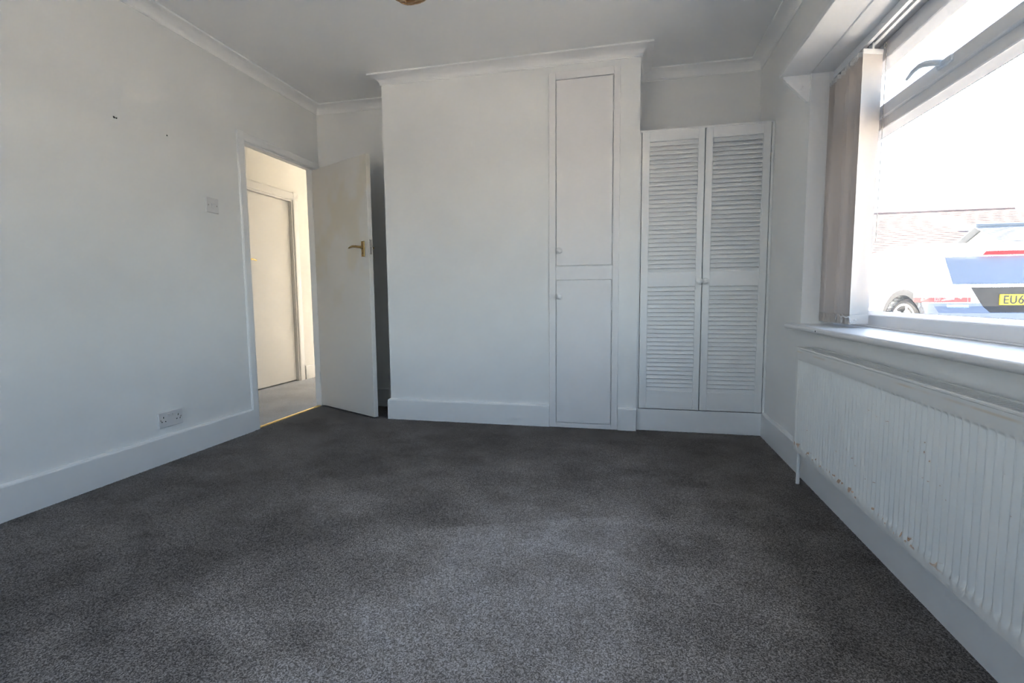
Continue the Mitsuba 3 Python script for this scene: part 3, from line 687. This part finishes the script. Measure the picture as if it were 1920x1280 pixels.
def car(key, ox, oy):
    L, HW = 4.05, 0.865
    prof = [(0.10, 0.22), (0.03, 0.30), (0.0, 0.40), (0.0, 0.56), (0.035, 0.60), (0.06, 0.63), (0.065, 0.845), (0.10, 0.875), (0.27, 1.175), (0.20, 1.225), (0.24, 1.265), (0.42, 1.315), (0.9, 1.365), (1.5, 1.375), (2.0, 1.345), (2.45, 1.16), (2.85, 0.95), (3.2, 0.89), (3.7, 0.77), (3.95, 0.64), (4.05, 0.50), (4.04, 0.34), (3.95, 0.22), (2.0, 0.20)]

    def solid(grow=0.0):
        cs = m3.CrossSection([prof], m3.FillRule.NonZero) if False else m3.CrossSection([prof[::-1]])
        if grow:
            cs = cs.offset(grow, m3.JoinType.Round, 2.0, 16)
        m = m3.Manifold.extrude(cs, 2.0).translate([0, 0, -1.0]).refine_to_length(0.07)

        def warp(v):
            v = np.array(v)
            y, z, s = v[:, 0].copy(), v[:, 1].copy(), v[:, 2].copy()
            w = np.interp(z, [0.2, 0.45, 0.8, 0.9, 1.2, 1.4], [0.84, 0.865, 0.86, 0.82, 0.68, 0.60])
            w = w * np.interp(y, [0, 0.12, 0.4, 1.0, 3.2, 3.8, 4.05], [0.90, 0.955, 0.99, 1, 1, 0.95, 0.80])
            w = w + grow
            y = y + np.where(y < 0.6, 0.075 * np.abs(s) ** 3 * (1 - y / 0.6).clip(0, 1), 0) - np.where(y > 3.4, 0.25 * np.abs(s) ** 3 * (y - 3.4).clip(0, 1), 0)
            return np.stack([s * w, y, z], 1)

        return m.warp_batch(warp)

    def bx(x0, x1, y0, y1, z0, z1):
        return m3.Manifold.cube([x1 - x0, y1 - y0, z1 - z0]).translate([x0, y0, z0])

    def poly(axis, pts, a, b):
        m = prism(pts, axis, a, b); m.fix_normals()
        return m3.Manifold(m3.Mesh(m.vertices.astype(np.float32), m.faces.astype(np.uint32)))

    def put(man):
        t = to_tm(man); t.apply_translation([ox, oy, GZ]); return t

    body, skin = solid(), solid(0.006)
    wc = [(0.64, 0.355), (3.30, 0.355)]
    arch = m3.Manifold()
    for y, z in wc:
        arch = arch + m3.Manifold.cylinder(2.2, 0.40, 0.40, 40).translate([0, 0, -1.1]).rotate([0, 90, 0]).translate([0, y, z])
    inner = bx(-0.62, 0.62, -1, 5, 0, 2)
    body = body - (arch - inner)
    skin = skin - (arch - inner)
    add(key + '__body', put(body), 'car_white', 30)
    rear_win = skin ^ bx(-0.64, 0.64, -0.1, 0.30, 0.87, 1.165) ^ m3.Manifold.cube([3, 3, 3]).translate([-1.5, -1, 0])
    add(key + '__rear_window', put(rear_win), 'car_glass', 30)
    side = poly(0, [(1.35, 0.93), (1.38, 1.24), (1.42, 1.275), (1.6, 1.28), (2.0, 1.23), (2.45, 0.93)], -1, 1)
    add(key + '__side_window', put((skin ^ side) ^ bx(-2, -0.3, -1, 5, 0, 3)), 'car_glass', 30)
    add(key + '__side_window_001', put((skin ^ side) ^ bx(0.3, 2, -1, 5, 0, 3)), 'car_glass', 30)
    add(key + '__windscreen', put(skin ^ bx(-0.6, 0.6, 2.1, 2.80, 0.97, 1.30)), 'car_glass', 30)
    lamp = skin ^ (bx(-0.95, -0.50, -0.1, 0.42, 0.675, 0.80) + bx(0.50, 0.95, -0.1, 0.42, 0.675, 0.80))
    low = skin ^ (bx(-0.95, -0.50, -0.1, 0.42, 0.675, 0.725) + bx(0.50, 0.95, -0.1, 0.42, 0.675, 0.725))
    for i, sgn in enumerate((-1, 1)):
        half = bx(-2, 0, -1, 5, 0, 3) if sgn < 0 else bx(0, 2, -1, 5, 0, 3)
        lk = num(key + '__tail_lamp', i)
        add(lk, put((lamp - low) ^ half), 'clear_lens', 30)
        add(lk + '__red_lens', put(low ^ half), 'red_lens', 30)
    add(key + '__shade_tinted_bumper', put(skin ^ bx(-1.0, 1.0, -0.1, 0.33, 0.22, 0.665)), 'bumper_shade_tint', 30)  # lower tail coloured as if lying in blue shade
    add(key + '__plate_recess', put(solid(0.009) ^ poly(1, [(0.57, -0.36), (0.57, 0.36), (0.83, 0.50), (0.83, -0.50)][::-1], -0.2, 0.3)), 'black_plastic', 30)
    q_ = 0
    for y, z in wc:
        ring_ = (m3.Manifold.cylinder(2.2, 0.47, 0.47, 40) - m3.Manifold.cylinder(2.4, 0.40, 0.40, 40).translate([0, 0, -0.1])).translate([0, 0, -1.1]).rotate([0, 90, 0]).translate([0, y, z])
        for half in (bx(-2, -0.62, -1, 5, 0, 3), bx(0.62, 2, -1, 5, 0, 3)):
            add(num(key + '__arch_trim', q_), put(skin ^ ring_ ^ half), 'black_plastic', 30)
            q_ += 1
    for q_, half in enumerate((bx(-2, -0.62, 1.25, 2.85, 0.19, 0.36), bx(0.62, 2, 1.25, 2.85, 0.19, 0.36))):
        add(num(key + '__side_skirt', q_), put(skin ^ half), 'black_plastic', 30)
    add(key + '__brake_lamp', put(skin ^ bx(-0.31, 0.31, 0.1, 0.40, 1.180, 1.215)), 'red_lens', 30)
    add(key + '__trim_strip', put(skin.translate([0, -0.004, 0]) ^ bx(-0.5, 0.5, -0.1, 0.2, 0.835, 0.862)), 'chrome', 30)
    add(key + '__badge', put(bx(-0.70, -0.52, -0.012, 0.1, 0.62, 0.648) ^ skin.translate([0, -0.006, 0])), 'chrome')
    # wheels
    wk = 0
    for sgn in (-1, 1):
        for y, z in wc:
            x = sgn * 0.74
            tyre = lathe([(0.25, -0.10), (0.332, -0.10), (0.350, -0.085), (0.356, -0.05), (0.356, 0.05), (0.350, 0.085), (0.332, 0.10), (0.25, 0.10), (0.25, -0.10)], (x + ox, y + oy, z + GZ), (sgn, 0, 0), 40)
            rim = [lathe([(0.0, 0.075), (0.05, 0.075), (0.06, 0.065), (0.06, 0.03), (0, 0.03)], (x + ox, y + oy, z + GZ), (sgn, 0, 0), 24), lathe([(0.262, 0.092), (0.285, 0.106), (0.300, 0.102), (0.300, -0.09), (0.262, -0.09), (0.262, 0.092)], (x + ox, y + oy, z + GZ), (sgn, 0, 0), 36), lathe([(0, 0.03), (0.265, 0.03), (0.265, -0.02), (0, -0.02)], (x + ox, y + oy, z + GZ), (sgn, 0, 0), 30)]
            for q in range(7):
                a = q * 2 * math.pi / 7
                ca, sa = math.cos(a), math.sin(a)
                rim.append(tube([(x + ox + sgn * 0.06, y + oy + 0.04 * ca, z + GZ + 0.04 * sa), (x + ox + sgn * 0.085, y + oy + 0.268 * ca, z + GZ + 0.268 * sa)], [0.034, 0.026], 8))
            add(num(key + '__wheel', wk), tyre, 'tyre_rubber', 30)
            add(num(key + '__wheel', wk) + '__rim', cat(*rim), 'alloy', 30)
            wk += 1
    # registration plate on the tailgate
    py = oy + 0.06 - 0.018
    add(key + '__number_plate', box(ox - 0.26, ox + 0.26, py, py + 0.016, GZ + 0.645, GZ + 0.757, 0.003), 'plate_yellow')
    txt = meshkit.text_mesh('EU6', 0.079, 0.002, bold=True)
    txt.apply_scale([1.0, 1.0, 1.0])
    w_ = txt.bounds[1][0] - txt.bounds[0][0]
    txt.apply_scale([0.176 / w_, 1, 1])
    M = np.array([[1, 0, 0, ox - 0.245], [0, 0, 1, py - 0.0015], [0, 1, 0, GZ + 0.6615], [0, 0, 0, 1.0]])
    Mr = np.array([[1, 0, 0, ox - 0.235], [0, 0, -1, py + 0.0005], [0, 1, 0, GZ + 0.6615], [0, 0, 0, 1.0]])
    txt.apply_transform(Mr)
    add(key + '__number_plate__lettering', txt, 'plate_black')
    tag(key, 'white hatchback car parked outside the window, its yellow plate towards the house', 'car')


car('parked_car', 6.62, 6.12)


def roof_sheet(x0, x1, ye, yr, ze, zr, th=0.12):
    return prism([(ze, ye), (ze + th, ye), (zr + th, yr), (zr, yr)] if False else [(ye, ze), (yr, zr), (yr, zr + th), (ye, ze + th)], 0, x0, x1)


def house(key, x0, x1, ya, yb, zeave, zridge, label, roofmat, wall, skylight=None, kind=None):
    ym = (ya + yb) / 2
    tag(key, label, None if kind else 'house', None, kind)
    add(key + '__wall', prism([(ya, -0.3), (yb, -0.3), (yb, zeave), (ym, zridge - 0.05), (ya, zeave)], 0, x0, x1), wall)
    sl = (zridge - zeave) / (ym - ya)
    for i, (a, s) in enumerate(((ya, 1), (yb, -1))):
        rows = []
        n = 22
        for k in range(n):  # courses of tiles, each lapping the one below
            t0, t1 = -0.06 + 1.06 * k / n, -0.06 + 1.06 * (k + 1) / n + 0.01
            q0, q1 = a + s * t0 * (ym - ya), a + s * t1 * (ym - ya)
            z0, z1 = zeave + t0 * (zridge - zeave), zeave + t1 * (zridge - zeave)
            m = prism([(q0, z0 + 0.0), (q1, z1), (q1, z1 + 0.03), (q0, z0 + 0.045)] if s > 0 else [(q0, z0 + 0.045), (q1, z1 + 0.03), (q1, z1), (q0, z0)], 0, x0 - 0.2, x1 + 0.2)
            m.fix_normals(); rows.append(m)
        add(num(key + '__roof', i), cat(*rows), roofmat)
    add(key + '__ridge', tube([(x0 - 0.2, ym, zridge + 0.05), (x1 + 0.2, ym, zridge + 0.03)], 0.06, 10), roofmat)
    if skylight:
        xa, xb, ta, tb = skylight
        q = lambda t, h: (ya + t * (ym - ya), zeave + t * (zridge - zeave) + h)
        add(key + '__skylight', prism([q(ta, 0.0), q(tb, 0.0), q(tb, 0.16), q(ta, 0.16)], 0, xa, xb), 'upvc')
        add(key + '__skylight__pane', prism([q(ta + 0.03, 0.155), q(tb - 0.03, 0.155), q(tb - 0.03, 0.17), q(ta + 0.03, 0.17)], 0, xa + 0.08, xb - 0.08), 'chrome')


house('neighbour_house', 8.4, 16.8, 19.0, 27.0, 2.36, 4.08, 'house with a pale red tiled roof and a skylight, seen over the parked car', 'roof_tile', 'outer_render', (13.85, 14.4, 0.40, 0.78))
house('neighbour_garage', 11.65, 17.6, 14.2, 16.8, 1.98, 2.62, 'low garage with a grey slate roof at the right edge of the window view', 'slate', 'outer_render')
